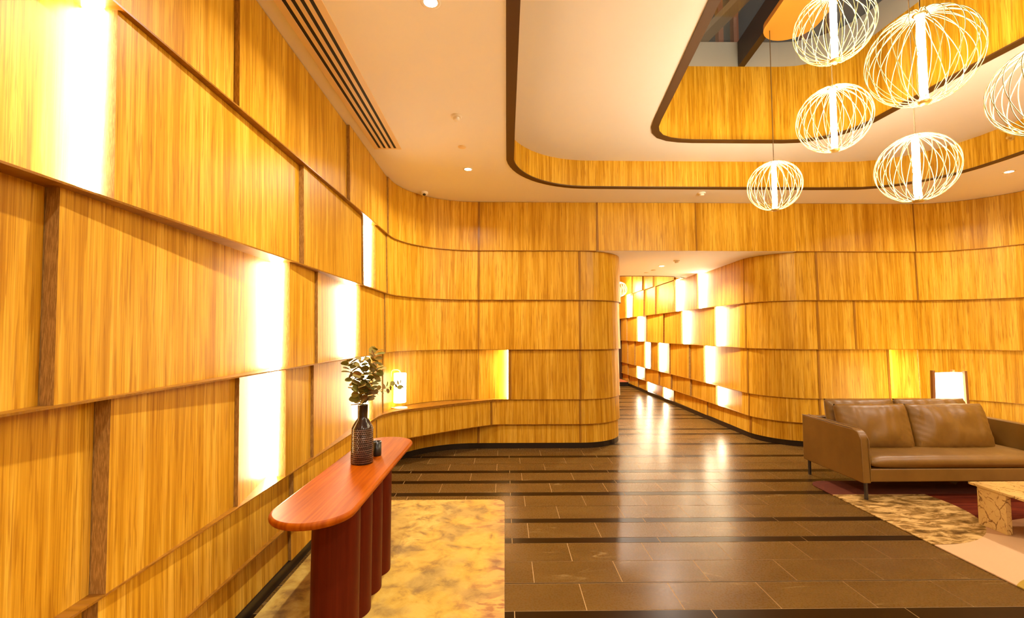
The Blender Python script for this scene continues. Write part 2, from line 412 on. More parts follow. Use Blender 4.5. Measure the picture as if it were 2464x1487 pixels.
tag(bpy.data.objects['baseboard_left'], 'dark bronze baseboard running along the foot of the left panelled wall', 'baseboard', kind='structure')

# right wall: hall right side, rounded corner, back right, big curved corner, right side
RP = Path([(3.93, 15.6)] + arc(4.66, 7.45, 0.73, 180, 270, 12) + [(6.17, 6.72)] + arc(6.17, 5.67, 1.05, 90, 0, 16) + [(7.22, 2.0), (7.22, -4.0)])
RU = Path([(4.367, 6.72), (6.17, 6.72)] + arc(6.17, 5.67, 1.05, 90, 0, 16) + [(7.22, 2.0), (7.22, -4.0)])
hy = lambda y: 15.6 - y
s_h = 15.6 - 7.45
rx = lambda x: RP.find(x=x, y=6.72, lo=s_h + 1.0, hi=s_h + 1.16 + 1.6)
s_rk = RP.find(x=4.66, y=6.72)
s_rc = RP.find(x=6.17, y=6.72); s_re = s_rc + 1.05 * pi / 2
WR = backing(RP, 0.0, 2.9, 'wall_right', 'oak panelled wall from the hallway round the rounded corner to behind the sofa')
tail = [s_re + 0.3, s_re + 2.0, s_re + 3.8, s_re + 5.6, RP.L]
kc = hy(7.36)
z0 = {}
wall_row(RP, 4, [0, hy(14.63), hy(13.86), hy(12.74), hy(11.75), hy(10.42), hy(9.19), hy(7.57), kc, s_rk, rx(6.17)] + tail, WR, lit=(1, 5, 6), light='start', steps={0: .03, 7: 0.01, 8: 0, 9: 0, 10: 0, 11: 0}, battens=[(kc, 0.025), (s_rk, 0.03), (rx(6.17), 0.025)])
wall_row(RP, 3, [0, hy(14.63), hy(13.51), hy(12.60), hy(11.22), hy(10.08), hy(8.48), hy(7.55), kc, s_rk, rx(5.22), rx(6.17)] + tail, WR, lit=(2, 5, 6), light='start', steps={7: 0.01, 8: 0, 9: 0, 10: 0, 11: 0, 12: 0}, battens=[(kc, 0.03), (s_rk, 0.03), (rx(5.22), 0.03)])
wall_row(RP, 2, [0, hy(14.63), hy(13.82), hy(12.85), hy(12.29), hy(11.71), hy(10.9), hy(9.72), hy(9.0), hy(7.60), kc, s_rk, rx(5.735), rx(6.17)] + tail, WR, lit=(3, 5, 8, 12), light='start', steps={9: 0.01, 10: 0, 11: 0, 13: 0, 14: 0}, battens=[(kc, 0.03), (s_rk, 0.03), (rx(5.715), 0.035)])
wall_row(RP, 1, [0, hy(14.63), hy(13.68), hy(12.85), hy(11.68), hy(10.82), hy(9.70), hy(8.52), hy(7.59), kc, s_rk, rx(6.17)] + tail, WR, lit=(2, 7), light='start', steps={8: 0.01, 9: 0, 10: 0, 11: 0, 12: 0}, battens=[(kc, 0.03), (s_rk, 0.03)])
wall_row(RP, 0, [0, hy(14.63), hy(13.59), hy(12.77), hy(11.49), hy(10.73), hy(8.94), kc, s_rk, rx(6.17)] + tail, WR, lit=(3, 4), light='start', steps={6: 0.02, 7: 0, 8: 0, 9: 0, 10: 0}, battens=[(kc, 0.05), (s_rk, 0.03)])
wall_row(RU, 5, [0, RU.find(x=6.17, y=6.72), RU.find(x=6.17, y=6.72) + 1.9, RU.find(x=6.17, y=6.72) + 4, RU.L], WR, step=0.0, light='start', battens=[(RU.find(x=6.17, y=6.72), 0.02)])
rail(RU, 5, WR); rail(RP, 4, WR); rail(RP, 3, WR); rail(RP, 2, WR); rail(RP, 1, WR)
HP = Path([(3.93, 15.6), (3.93, 9.75)])
wall_row(HP, 5, [0, hy(13.91), hy(12.81), hy(11.88), hy(10.37), hy(9.75)], WR, light='start')
slab(RP, 0, RP.L, 0, Z[0], -0.028, -0.028, BACK, 0, ends=0).build('baseboard_right', M_BASE)
tag(bpy.data.objects['baseboard_right'], 'dark bronze baseboard along the hallway and behind the sofa', 'baseboard', kind='structure')

# header over the hallway
WB = MB(); WB.box(1.0, 4.9, 6.90, 7.0, 2.93, 3.9, 0)
WB = tag(WB.build('wall_back', M_BACK), 'oak panelled header over the hallway opening', 'wall', kind='structure')
BP = Path([(1.36, 6.72), (2.858, 6.72), (4.367, 6.72)])
wall_row(BP, 5, [0.0, BP.find(x=2.858), BP.L], WB, step=0.0, battens=[(0.0 + 0.016, 0.03), (BP.find(x=2.858), 0.02)])
# rear and end walls, outer shells
e = MB(); e.box(-1.7, 7.4, -4.1, -4.0, 0, 3.7); tag(e.build('wall_rear', M_PLAS), 'plain warm plaster wall behind the viewpoint', 'wall', kind='structure')
e = MB(); e.box(1.7, 4.2, 15.5, 15.6, 0, 3.7)
WE = tag(e.build('wall_end', M_WOOD), 'yellow oak wall closing the far end of the hallway', 'wall', kind='structure')
e = MB(); e.box(3.0, 3.97, 15.44, 15.49, 0.14, 2.14); d1 = tag(e.build('door_1', M_DOOR), 'dark brown door at the far end of the hallway', 'door', kind='structure')
e = MB(); e.box(3.03, 3.06, 15.39, 15.44, 1.0, 1.25); e.build('door_handle', M_STEEL, d1)
e = MB(); e.box(1.87, 3.93, 14.5, 15.5, 0.0, 0.13, 0); e.box(1.87, 3.93, 14.53, 15.5, 0.13, 0.14, 1)
tag(e.build('floor_step', [M_BASE, M_RED]), 'low step with a rust carpet at the far end of the hallway', 'step', kind='structure')
# upper walls above the pillar rows in the rear atrium
e = MB(); e.box(1.60, 1.66, 9.6, 15.6, 2.9, 3.7); e.box(1.6, 4.2, 9.45, 9.62, 3.0, 3.7); tag(e.build('wall_hall', M_PLAS), 'plaster wall above the hallway soffit', 'wall', kind='structure')

# ceilings ---------------------------------------------------------
def fill(loops, z, name, m, parent=None, thick=0.06, up=False):
    bm = bmesh.new(); es = []
    for L in loops:
        vs = [bm.verts.new((x, y, z)) for x, y in L]
        for i in range(len(vs)): es.append(bm.edges.new((vs[i], vs[(i + 1) % len(vs)])))
    bmesh.ops.triangle_fill(bm, use_beauty=True, use_dissolve=False, edges=es)
    bmesh.ops.recalc_face_normals(bm, faces=bm.faces)
    ex = bmesh.ops.extrude_face_region(bm, geom=bm.faces[:])
    bmesh.ops.translate(bm, verts=[v for v in ex['geom'] if isinstance(v, bmesh.types.BMVert)], vec=(0, 0, thick))
    bmesh.ops.recalc_face_normals(bm, faces=bm.faces)
    me = bpy.data.meshes.new(name); bm.to_mesh(me); bm.free(); me.materials.append(m)
    o = bpy.data.objects.new(name, me); COL.objects.link(o); o.parent = parent
    return o
V1 = [(0.0, 0.3), (0.005, 2.5), (0.01, 4.2), (0.015, 4.93)] + arc(1.13, 4.93, 1.12, 180, 90, 16)[1:] + [(1.8, 6.055), (3.0, 6.055), (4.2, 6.055), (4.6, 6.04)] \
     + [(4.8, 6.03), (5.03, 5.97), (5.22, 5.87), (5.38, 5.74), (5.50, 5.58), (5.59, 5.40), (5.64, 5.20), (5.66, 4.95), (5.66, 4.6), (5.66, 2.5), (5.66, 0.3)]
V2 = [(1.20, 1.2), (1.43, 3.05), (1.575, 4.34), (1.63, 4.85), (1.66, 5.03), (1.72, 5.18), (1.82, 5.31), (1.96, 5.39), (2.12, 5.43), (2.3, 5.445), (2.8, 5.445), (3.4, 5.44),
      (3.6, 5.42), (3.75, 5.36), (3.88, 5.28), (3.99, 5.16), (4.06, 5.03), (4.10, 4.88), (4.115, 4.6), (4.135, 4.3), (4.15, 3.9), (4.19, 3.45), (4.25, 2.5), (4.3, 1.2)]
Z2, Z3, Z4 = 4.022, 4.989, 5.304
def inset(loop, d):
    out = []; n = len(loop)
    for i in range(n):
        a, b, c = loop[i - 1], loop[i], loop[(i + 1) % n]
        t1 = Vector((b[0] - a[0], b[1] - a[1])).normalized(); t2 = Vector((c[0] - b[0], c[1] - b[1])).normalized()
        t = (t1 + t2).normalized(); nn = Vector((t[1], -t[0])); k = max(nn.dot(Vector((t1[1], -t1[0]))), 0.5)
        out.append((b[0] + nn[0] * d / k, b[1] + nn[1] * d / k))
    return out
CE = fill([[(-1.7, -4.1), (7.45, -4.1), (7.45, 6.88), (-1.7, 6.88)], V1], Z[6], 'ceiling', M_CEIL)
tag(CE, 'cream painted ceiling with a large rounded opening stepping up to a skylight', 'ceiling', kind='structure')
def ring(loop, d, z, name, th=0.012, z1=None):
    ins = inset(loop, d); n = len(loop); mb = MB()
    vs = [(x, y, z) for x, y in loop] + [(x, y, z) for x, y in ins] + [(x, y, z + th) for x, y in loop] + [(x, y, z + th) for x, y in ins]
    fs = []
    for i in range(n):
        j = (i + 1) % n
        fs += [(i, n + i, n + j, j), (n + i, 3 * n + i, 3 * n + j, n + j), (2 * n + i, 2 * n + j, 3 * n + j, 3 * n + i)]
    mb.add(vs, fs, 0); return mb.build(name, M_TRIM, CE)
ring(V1, 0.085, Z[6] - 0.006, 'edge_trim'); ring(V2, 0.085, Z2 - 0.006, 'edge_trim')
def band(loop, z0, z1, js, name, m, off=0.0):
    """vertical faces round an opening, faces turned to the inside"""
    P = Path(loop)
    js = [0] + [P.find(x=x, y=y) for x, y in js] + [P.L]
    for a, b in zip(js, js[1:]):
        slab(P, a + 0.001, b - 0.001, z0, z1, off, off, off - 0.06, 0, ends=1).build(name, [m, M_PLY], CE)
    return P
# path travels camera-left -> back -> right, room side is to the right of travel
B1 = band(V1, Z[6] + 0.006, Z2, [(0.27, 5.63), (2.17, 6.05)], 'bulkhead_panel', M_WOOD, 0.004)
fill([[(-0.1, 0.2), (5.76, 0.2), (5.76, 6.12), (-0.1, 6.12)], V2], Z2, 'raised_ceiling', M_CEIL, CE)
B2 = band(V2, Z2 + 0.008, Z3, [(2.92, 5.44), (4.115, 4.7)], 'bulkhead_panel', M_WOOD, 0.004)
P2 = Path(V2)
slab(P2, 0, P2.L, Z3, Z4, 0.002, 0.002, -0.06, 0).build('steel_band', [M_GREY, M_GREY], CE)
e = MB(); e.box(-0.1, 5.76, 0.18, 0.28, Z[6], Z2 + .05); e.box(1.0, 4.5, 1.1, 1.2, Z2, Z4); e.build('bulkhead_panel', M_PLAS, CE)
# beam under the skylight
e = MB(); e.prism([(2.895, 5.44), (2.975, 5.44), (2.60, 1.2), (2.52, 1.2)][::-1], Z3 - 0.0, Z4 - 0.002, 0)
e.build('skylight_beam', M_BEAM, CE)
# hall soffit
hs = [(1.3, 6.70), (4.75, 6.70), (4.75, 7.6), (4.12, 7.6), (4.12, 9.95), (3.94, 9.93), (3.80, 9.80), (3.60, 9.70), (3.2, 9.655), (1.6, 9.65), (1.6, 7.0), (1.3, 6.9)]
hc = fill([hs], 2.9045, 'ceiling_hall', M_CEIL, None, 0.02)
tag(hc, 'cream painted soffit over the hallway entrance', 'ceiling', kind='structure')
e = MB(); Pq = Path([(3.94, 9.93), (3.80, 9.80), (3.60, 9.70), (3.2, 9.655), (1.9, 9.65)])
slab(Pq, 0, Pq.L, 2.895, 3.0, 0.005, 0.005, -0.02, 0, ends=0, mb=e); e.build('edge_trim', M_TRIM, hc)
cu = fill([[(1.5, 9.6), (4.3, 9.6), (4.3, 15.7), (1.5, 15.7)]], 3.66, 'ceiling_atrium', M_CEIL, None, 0.05)
tag(cu, 'higher ceiling beyond the hallway soffit', 'ceiling', kind='structure')

# skylight: glass with what stands above it
def glass():
    m = mat('skylight_glass', (0.86, 0.84, 0.80), 0.02); b = m.node_tree.nodes['Principled BSDF']
    b.inputs['Transmission Weight'].default_value = 1.0; b.inputs['IOR'].default_value = 1.45; return m
gl = fill([inset(V2, -0.04)], Z4 + 0.003, 'window_1', glass(), None, 0.02)
tag(gl, 'skylight glass above the stepped ceiling opening', 'window', kind='structure')
M_CONC = mat('grey_facade', (0.10, 0.095, 0.09), 0.8); M_REDB = mat('red_brown_column', (0.30, 0.10, 0.04), 0.6); M_BROWN = mat('tan_beam', (0.35, 0.22, 0.10), 0.6)
e = MB(); e.box(0.4, 9.4, 9.0, 9.2, 5.3, 14.0, 0); ff = tag(e.build('building_facade', M_CONC), 'dark grey facade seen through the skylight', 'building')
for x in (4.33, 4.64, 6.05, 6.6):
    e = MB(); e.box(x, x + 0.10, 8.85, 9.0, 5.4, 14.0); e.build('column', M_REDB, ff)
e = MB(); e.prism([(3.27, 9.0), (3.99, 5.6), (4.17, 5.6), (3.50, 9.0)][::-1], 0, 0.12); o = e.build('roof_truss', M_BROWN); o.location = (0, 0, 7.0)
o.rotation_euler = (0, 0, 0); tag(o, 'tan diagonal truss above the skylight glass', 'truss')

# ================================================================== LIGHTS
def downlight(x, y, z, label, power=P_DOWN, r=0.045, group='recessed ceiling downlights', spread=150):
    t = thing('downlight', label, 'ceiling light', (x, y, z), 0, group)
    e = MB(); e.lathe([(0.040, -0.004), (0.052, -0.006), (0.060, -0.003), (0.060, 0.0)], seg=28, caps=False); e.build('bezel', M_WHITE, t)
    e = MB(); e.lathe([(0.040, -0.003), (0.0, -0.003)], seg=28, smooth=False); e.build('lens', M_LAMPFACE, t)
    l = bpy.data.lights.new('downlight_lamp', 'AREA'); l.shape = 'DISK'; l.size = 0.09; l.energy = power; l.color = WARM; l.spread = radians(spread)
    lo = bpy.data.objects.new('lamp', l); COL.objects.link(lo); lo.parent = t; lo.location = (0, 0, -0.008); l.size = 0.07
    return t
downlight(-0.441, 2.60, Z[6], 'recessed downlight at the top edge beside the slotted vent')
downlight(-0.442, 5.349, Z[6], 'recessed downlight near the rounded left corner of the ceiling')
downlight(6.116, 5.33, Z[6], 'recessed downlight in the ceiling above the sofa')
downlight(2.854, 8.191, 2.9045, 'recessed downlight in the hallway soffit', 45)
for x, y, lb in ((-0.44, 0.2, 'along the left wall just behind the viewpoint'), (-0.44, -2.2, 'along the left wall near the rear wall'), (6.3, 2.9, 'over the right side beyond the coffee table'),
              (6.3, 0.3, 'along the right wall level with the viewpoint'), (6.3, -2.4, 'along the right wall near the rear wall'), (1.2, -1.2, 'behind the ceiling opening at its left'),
              (3.4, -1.2, 'behind the middle of the ceiling opening'), (2.3, -2.8, 'in the middle of the rear ceiling'), (4.9, -1.5, 'behind the ceiling opening at its right')):
    downlight(x, y, Z[6], 'added unseen downlight ' + lb, 12 if x < 1 else 32)  # extra lamps outside the view, added to brighten the room
downlight(2.9, 11.3, 3.655, 'recessed downlight in the higher ceiling beyond the soffit', 60); downlight(2.9, 13.5, 3.655, 'recessed downlight in the higher ceiling near the far end', 60)

def pendant(c, r, label, ztop, seedn, full=True):
    t = thing('globe_pendant', label, 'pendant lamp', c, 0, 'wire globe pendants')
    cg = MB(); N = 18; hz = r * 0.99; ring_r = r * 0.14; n = 22
    for fam in (1, -1):
        for k in range(N):
            ph0 = 2 * pi * k / N + (0.1 if fam < 0 else 0); pts = []
            for i in range(n + 1):
                th = 0.14 + (pi - 0.28) * i / n
                rad = r * sin(th); z = hz * cos(th); ph = ph0 + fam * radians(27) * (i / n - 0.5)
                pts.append((rad * cos(ph), rad * sin(ph), z))
            cg.tube(pts, 0.0023 if full else 0.004, 5)
    cg.build('wire_cage', M_WIRE, t)
    hh = hz * 0.955
    e = MB(); e.lathe([(0.023, -hh), (0.023, hh)], seg=20); e.build('light_tube', M_TUBE, t)
    e = MB(); e.lathe([(0.0, -hh - 0.022), (0.030, -hh - 0.02), (0.040, -hh - 0.006), (0.030, -hh)], seg=20)
    e.build('bottom_cap', M_BRASS, t)
    e = MB(); e.lathe([(0.030, hh), (0.034, hh + 0.006), (0.020, hh + 0.02), (0.0, hh + 0.022)], seg=20); e.build('top_cap', M_CREAM, t)
    e = MB(); e.tube([(0, 0, hh + 0.015), (0, 0, ztop - c[2])], 0.004, 6); e.build('cable', M_CABLE, t)
    return t
def raydir(x, y):
    fw = Vector((sin(YAW) * cos(PITCH), cos(YAW) * cos(PITCH), sin(PITCH))); rt = Vector((cos(YAW), -sin(YAW), 0)); up = rt.cross(fw)
    return fw + rt * (x - 1232) / F_PX - up * (y - 743.5) / F_PX
# canopy plate: long rounded plate under the beam
ZC = 4.93
pl = MB()
ax = lambda y: 3.03 + 0.107 * (y - 4.6)
pts = [(ax(4.58) + 0.27 * cos(a), 4.58 + 0.27 * sin(a)) for a in [pi * i / 16 for i in range(17)]]
pts += [(ax(2.3) + 0.27 * cos(a), 2.3 + 0.27 * sin(a)) for a in [pi + pi * i / 16 for i in range(17)]]
pl.prism(pts, ZC, Z3 - 0.002)
tag(pl.build('ceiling_canopy', M_CANOPY), 'long rounded brass plate under the skylight beam carrying the pendant cables', 'canopy')
PEND = [((2.843, 4.682, 3.232), 0.259, 'smallest wire globe pendant hanging lowest on the left'),
        ((2.85, 3.81, 3.535), 0.281, 'wire globe pendant in the middle just left of the largest globe'),
        ((3.12, 3.34, 2.929), 0.256, 'wire globe pendant hanging lowest on the right below the largest globe'),
        ((2.84, 2.96, 3.552), 0.315, 'largest wire globe pendant near the top right'),
        ((2.58, 3.41, 4.08), 0.275, 'wire globe pendant cut by the top edge of the photo'),
        ((2.78, 2.22, 2.93), 0.232, 'wire globe pendant cut by the right edge of the photo')]
for i, (c, r, lb) in enumerate(PEND): pendant(c, r, lb, ZC - 0.001, i)
for c, r, lb, zt in (((3.60, 14.2, 3.06), 0.24, 'distant wire globe pendant beyond the hallway, upper one', 3.655), ((3.12, 13.2, 2.82), 0.24, 'distant wire globe pendant beyond the hallway, lower one', 3.655)):
    pendant(c, r, lb, zt, 9, False)

# ================================================================== CEILING FITTINGS
t = thing('slot_diffuser', 'long cream air diffuser with four dark slots in the ceiling by the left wall', 'air vent', (-1.225, 3.2, Z[6]))
t.rotation_euler = (0, 0, radians(0.6))
e = MB(); W = 0.142
slots = [(-0.095, -0.068), (-0.041, -0.014), (0.013, 0.040), (0.067, 0.094)]
xs = [-W] + [a for s_ in slots for a in s_] + [W]
for i in range(0, len(xs), 2): e.box(xs[i], xs[i + 1], -1.7, 1.55, -0.008, 0.0)
e.box(-W, W, 1.53, 1.555, -0.0085, 0.0)
e.build('frame', M_VENT, t)
for a, b in slots:
    e = MB(); e.box(a, b, -1.7, 1.53, -0.003, -0.0005); e.build('slot', M_SLOT, t)
def smoke(x, y, z, label, r=0.05):
    t = thing('smoke_detector', label, 'smoke detector', (x, y, z), 0, 'ceiling smoke detectors')
    e = MB(); e.lathe([(r, 0.0), (r, -0.012), (r * 0.8, -0.018)], seg=28); e.build('base', M_WHITE, t)
    e = MB(); e.lathe([(r * 0.62, -0.016), (r * 0.62, -0.034), (r * 0.4, -0.044), (0, -0.046)], seg=28); e.build('sensor_head', M_WHITE, t)
smoke(-0.44, 4.016, Z[6], 'white smoke detector midway along the left ceiling strip')
smoke(2.75, 6.217, Z[6], 'white smoke detector by the back wall above the hallway')
smoke(2.894, 7.574, 2.9045, 'white smoke detector in the hallway soffit')
e = MB(); e.lathe([(0.042, 0), (0.042, -0.006), (0, -0.007)], seg=28); tag(e.build('ceiling_disc', M_VENT, None, (-0.451, 4.694, Z[6])), 'small flat cream disc in the ceiling between detector and downlight', 'cover plate', 'ceiling cover plates')
for x, y, lb in ((2.881, 8.737, 'flat disc in the hallway soffit behind the downlight'), (2.856, 9.101, 'farthest flat disc in the hallway soffit')):
    e = MB(); e.lathe([(0.045, 0), (0.045, -0.010), (0, -0.012)], seg=24); tag(e.build('ceiling_disc', M_WHITE, None, (x, y, 2.9045)), lb, 'cover plate', 'ceiling cover plates')
t = thing('dome_camera', 'small white dome security camera at the curved left corner of the ceiling', 'camera', (-1.123, 6.24, Z[6]))
e = MB(); e.lathe([(0.055, 0), (0.056, -0.022), (0.046, -0.040), (0.0, -0.046)], seg=28); e.build('housing', M_WHITE, t)
e = MB(); e.lathe([(0.0, -0.024), (0.018, -0.018), (0.024, 0), (0.018, 0.012), (0, 0.018)], seg=20); o = e.build('lens', M_BLACK, t, (0.008, -0.026, -0.036))
def sprinkler(loc, rz, label):
    t = thing('sprinkler_head', label, 'sprinkler', loc, rz, 'wall sprinkler heads')
    e = MB(); e.tube([(0, 0, 0), (0, -0.05, 0)], 0.009, 10); e.build('pipe', M_BRASS, t)
    e = MB(); e.tube([(0, -0.003, 0), (0, -0.006, 0)], 0.03, 16); e.build('rosette', M_BRASS, t)
    e = MB(); e.tube([(0, -0.05, 0), (0, -0.053, 0)], 0.016, 12); e.build('deflector', M_BRASS, t)
sprinkler((0.02, 5.2, 3.86), radians(90), 'small brass sprinkler head on the left bend of the ceiling opening')
sprinkler((5.66, 4.885, 3.86), radians(-90), 'brass sprinkler head on the curved wood band above the sofa')

# ================================================================== CONSOLE TABLE
def painted(name, lo, hi, rough, sx=60):
    m = mat(name, rough=rough); q = NT(m)
    n = q.noise(q.vec('Object', (sx, 2.0, 2.0)), 1.0, 4, 0.6); c = q.ramp(n, [(0.35, lo), (0.65, hi)]); q.l(c, q.b.inputs['Base Color']); q.bump(n, 0.08, 0.002); q.b.inputs['IOR'].default_value = 1.25; q.b.inputs['Specular IOR Level'].default_value = 0.25; return m
M_TOP = painted('orange_stained_top', (0.25, 0.046, 0.0), (0.35, 0.080, 0.001), 0.45, 50)
M_MAROON = painted('maroon_column', (0.085, 0.010, 0.003), (0.108, 0.014, 0.004), 0.42, 60)
ct = thing('console_table', 'reddish console table with rounded top on four round columns, on the gold rug', 'console table', (-0.96, 3.06, 0.012))
st = [(0.21 * cos(a), 0.69 + 0.21 * sin(a)) for a in [pi * i / 20 for i in range(21)]] + [(0.21 * cos(a), -0.69 + 0.21 * sin(a)) for a in [pi + pi * i / 20 for i in range(21)]]
e = MB(); zt = 0.788
prof = [(-0.016, -0.036), (-0.007, -0.033), (-0.0015, -0.026), (0, -0.018), (-0.0015, -0.010), (-0.007, -0.003), (-0.016, 0)]
vs = []
def off(p, d):
    cx, cy = 0, (0.69 if p[1] > 0.68 else -0.69 if p[1] < -0.68 else p[1]); dx, dy = p[0] - cx, p[1] - cy; l = hypot(dx, dy)
    return (cx + dx * (l + d) / l, cy + dy * (l + d) / l)
for d, z in prof: vs += [(*off(p, d), zt + z) for p in st]
n = len(st); fs = [(i * n + k, i * n + (k + 1) % n, (i + 1) * n + (k + 1) % n, (i + 1) * n + k) for i in range(len(prof) - 1) for k in range(n)]
e.add(vs, fs, 0, None, True); e.add(vs[:n][::-1], [tuple(range(n))], 0); e.add(vs[-n:], [tuple(range(n))], 0)
e.build('tabletop', M_TOP, ct)
for k in range(4):
    e = MB(); e.lathe([(0.128, 0.0), (0.128, zt - 0.036)], seg=48); e.build('column', M_MAROON, ct, (0.02, -0.44 + 0.236 * k, 0))

# vase, twigs, cup
def vase_mat():
    m = mat('dark_glazed_vase', (0.02, 0.012, 0.010), 0.12); q = NT(m)
    br = q.n('ShaderNodeTexBrick'); q.l(q.vec('UV', (1, 1, 1)), br.inputs['Vector'])
    br.inputs['Color1'].default_value = (0.030, 0.016, 0.013, 1); br.inputs['Color2'].default_value = (0.014, 0.008, 0.007, 1); br.inputs['Mortar'].default_value = (0.30, 0.19, 0.15, 1)
    br.inputs['Scale'].default_value = 1.0; br.inputs['Brick Width'].default_value = 0.028; br.inputs['Row Height'].default_value = 0.0135; br.inputs['Mortar Size'].default_value = 0.0019; br.inputs['Mortar Smooth'].default_value = 0.6
    nz = q.noise(q.vec('UV', (5, 60, 1)), 1.0, 3)
    x = q.xyz('UV'); zmask = q.ramp(x[1], [(0.0, (1, 1, 1)), (0.232, (1, 1, 1)), (0.236, (0, 0, 0))])
    c = q.mix(q.math('MULTIPLY', zmask, q.ramp(nz, [(0.35, (0.15, 0.15, 0.15)), (0.6, (1, 1, 1))])), (0.022, 0.012, 0.010), br.outputs['Color'])
    q.l(c, q.b.inputs['Base Color']); q.bump(q.math('MULTIPLY', br.outputs['Fac'], zmask), 0.5, 0.003)
    return m
VX, VY, VZ = -0.972, 3.165, 0.801
e = MB(); e.lathe([(0.0, 0.0), (0.068, 0.0), (0.0735, 0.006), (0.0735, 0.10), (0.0715, 0.235), (0.064, 0.252), (0.040, 0.292), (0.0335, 0.302), (0.0335, 0.385), (0.036, 0.390), (0.030, 0.392), (0.029, 0.33)], seg=40)
tag(e.build('bottle_vase', vase_mat(), None, (VX, VY, VZ)), 'dark glazed bottle vase with dimpled rows on the console table', 'vase')
e = MB(); e.lathe([(0.0, 0.0), (0.032, 0.0), (0.034, 0.006), (0.034, 0.10), (0.030, 0.10), (0.028, 0.03), (0, 0.03)], seg=28)
tag(e.build('black_cup', M_BLACK, None, (-0.925, 3.35, 0.801)), 'small black cup standing behind the vase on the console table', 'cup')
M_LEAF = mat('eucalyptus_leaf', (0.16, 0.19, 0.09), 0.8, 0.0, 0.12); q = NT(M_LEAF)
oi = q.n('ShaderNodeNewGeometry'); c = q.ramp(oi.outputs['Random Per Island'], [(0.0, (0.16, 0.16, 0.03)), (0.4, (0.29, 0.25, 0.06)), (0.7, (0.26, 0.15, 0.05)), (1.0, (0.42, 0.37, 0.09))]); q.l(c, q.b.inputs['Base Color'])
q.b.inputs['Subsurface Weight'].default_value = 0.0
M_STEM = mat('eucalyptus_stem', (0.25, 0.20, 0.07), 0.6)
def stem(pts, nleaf, size, label, seed, start=0.25):
    rnd = random.Random(seed); P = [Vector(p) for p in pts]
    def at(f):
        f = f * (len(P) - 1); i = min(int(f), len(P) - 2); return P[i].lerp(P[i + 1], f - i), (P[i + 1] - P[i]).normalized()
    cur = [at(i / 14)[0] for i in range(15)]
    for it in range(2): cur = [cur[0]] + [(cur[i - 1] + cur[i] * 2 + cur[i + 1]) / 4 for i in range(1, 14)] + [cur[-1]]
    e = MB(); e.tube([tuple(p) for p in cur], [0.0028 - 0.0018 * i / 14 for i in range(15)], 6)
    o = e.build('eucalyptus_stem', M_STEM, None, (VX, VY, VZ)); tag(o, label, 'plant', 'eucalyptus stems in the vase')
    lv = MB()
    for k in range(nleaf):
        f = start + (1 - start) * (k + 0.5) / nleaf; fi = f * 14; i = min(int(fi), 13); p = cur[i].lerp(cur[i + 1], fi - i); t = (cur[i + 1] - cur[i]).normalized()
        a = t.orthogonal().normalized(); b = t.cross(a); base = k * 1.35 + rnd.uniform(-.4, .4)
        for sd in (0, pi):
            th = base + sd; d = (a * cos(th) + b * sin(th)); d = (d + t * 0.35).normalized(); s = size * rnd.uniform(0.95, 1.45) * (1.0 - 0.35 * max(0, (f - 0.6)))
            nrm = (t * 1.0 + Vector((rnd.uniform(-.7, .7), rnd.uniform(-.9, .3), rnd.uniform(-.5, .5)))).normalized(); wv = d.cross(nrm).normalized(); nrm = wv.cross(d)
            vs = [p + d * 0.006]; m = 10
            ctr = p + d * (0.006 + s * 0.5)
            rim = []
            for j in range(m):
                an = 2 * pi * j / m; rim.append(ctr + d * (-cos(an)) * s * 0.5 + wv * sin(an) * s * 0.47 + nrm * (0.10 * s * abs(sin(an))))
            vs = [ctr] + rim
            lv.add([tuple(v) for v in vs], [(0, 1 + j, 1 + (j + 1) % m) for j in range(m)], 0, None, True)
    lv.build('leaves', M_LEAF, o)
z_ = 0.34
stem([(0.0, 0, z_), (-0.01, 0.0, 0.45), (0.005, 0.02, 0.58), (0.05, 0.03, 0.68), (0.085, 0.03, 0.765)], 15, 0.052, 'tallest eucalyptus stem rising to the top of the bunch', 1)
stem([(0.0, 0, z_), (-0.02, -0.02, 0.44), (-0.06, -0.02, 0.55), (-0.085, -0.02, 0.64), (-0.095, -0.02, 0.69)], 9, 0.046, 'eucalyptus stem leaning left with flat sparse leaves', 2, 0.35)
stem([(0.01, 0, z_), (0.03, -0.01, 0.45), (0.07, 0.0, 0.56), (0.10, 0.0, 0.66)], 13, 0.048, 'eucalyptus stem of round yellow green leaves on the right', 3, 0.25)
stem([(0.01, 0, z_), (0.05, -0.02, 0.44), (0.13, -0.02, 0.50), (0.20, 0.0, 0.51), (0.255, 0.02, 0.53)], 9, 0.030, 'thin eucalyptus stem reaching right towards the table lamp', 4, 0.35)
stem([(0.0, -0.01, z_), (-0.01, -0.03, 0.42), (-0.02, -0.05, 0.50), (0.0, -0.05, 0.60)], 13, 0.048, 'short bushy eucalyptus stem at the mouth of the vase', 5, 0.2)
stem([(0.0, 0.0, z_), (0.02, 0.02, 0.42), (0.01, 0.02, 0.52), (-0.03, 0.02, 0.63), (-0.02, 0.02, 0.70)], 12, 0.046, 'upright eucalyptus stem behind the front leaves', 6, 0.2)

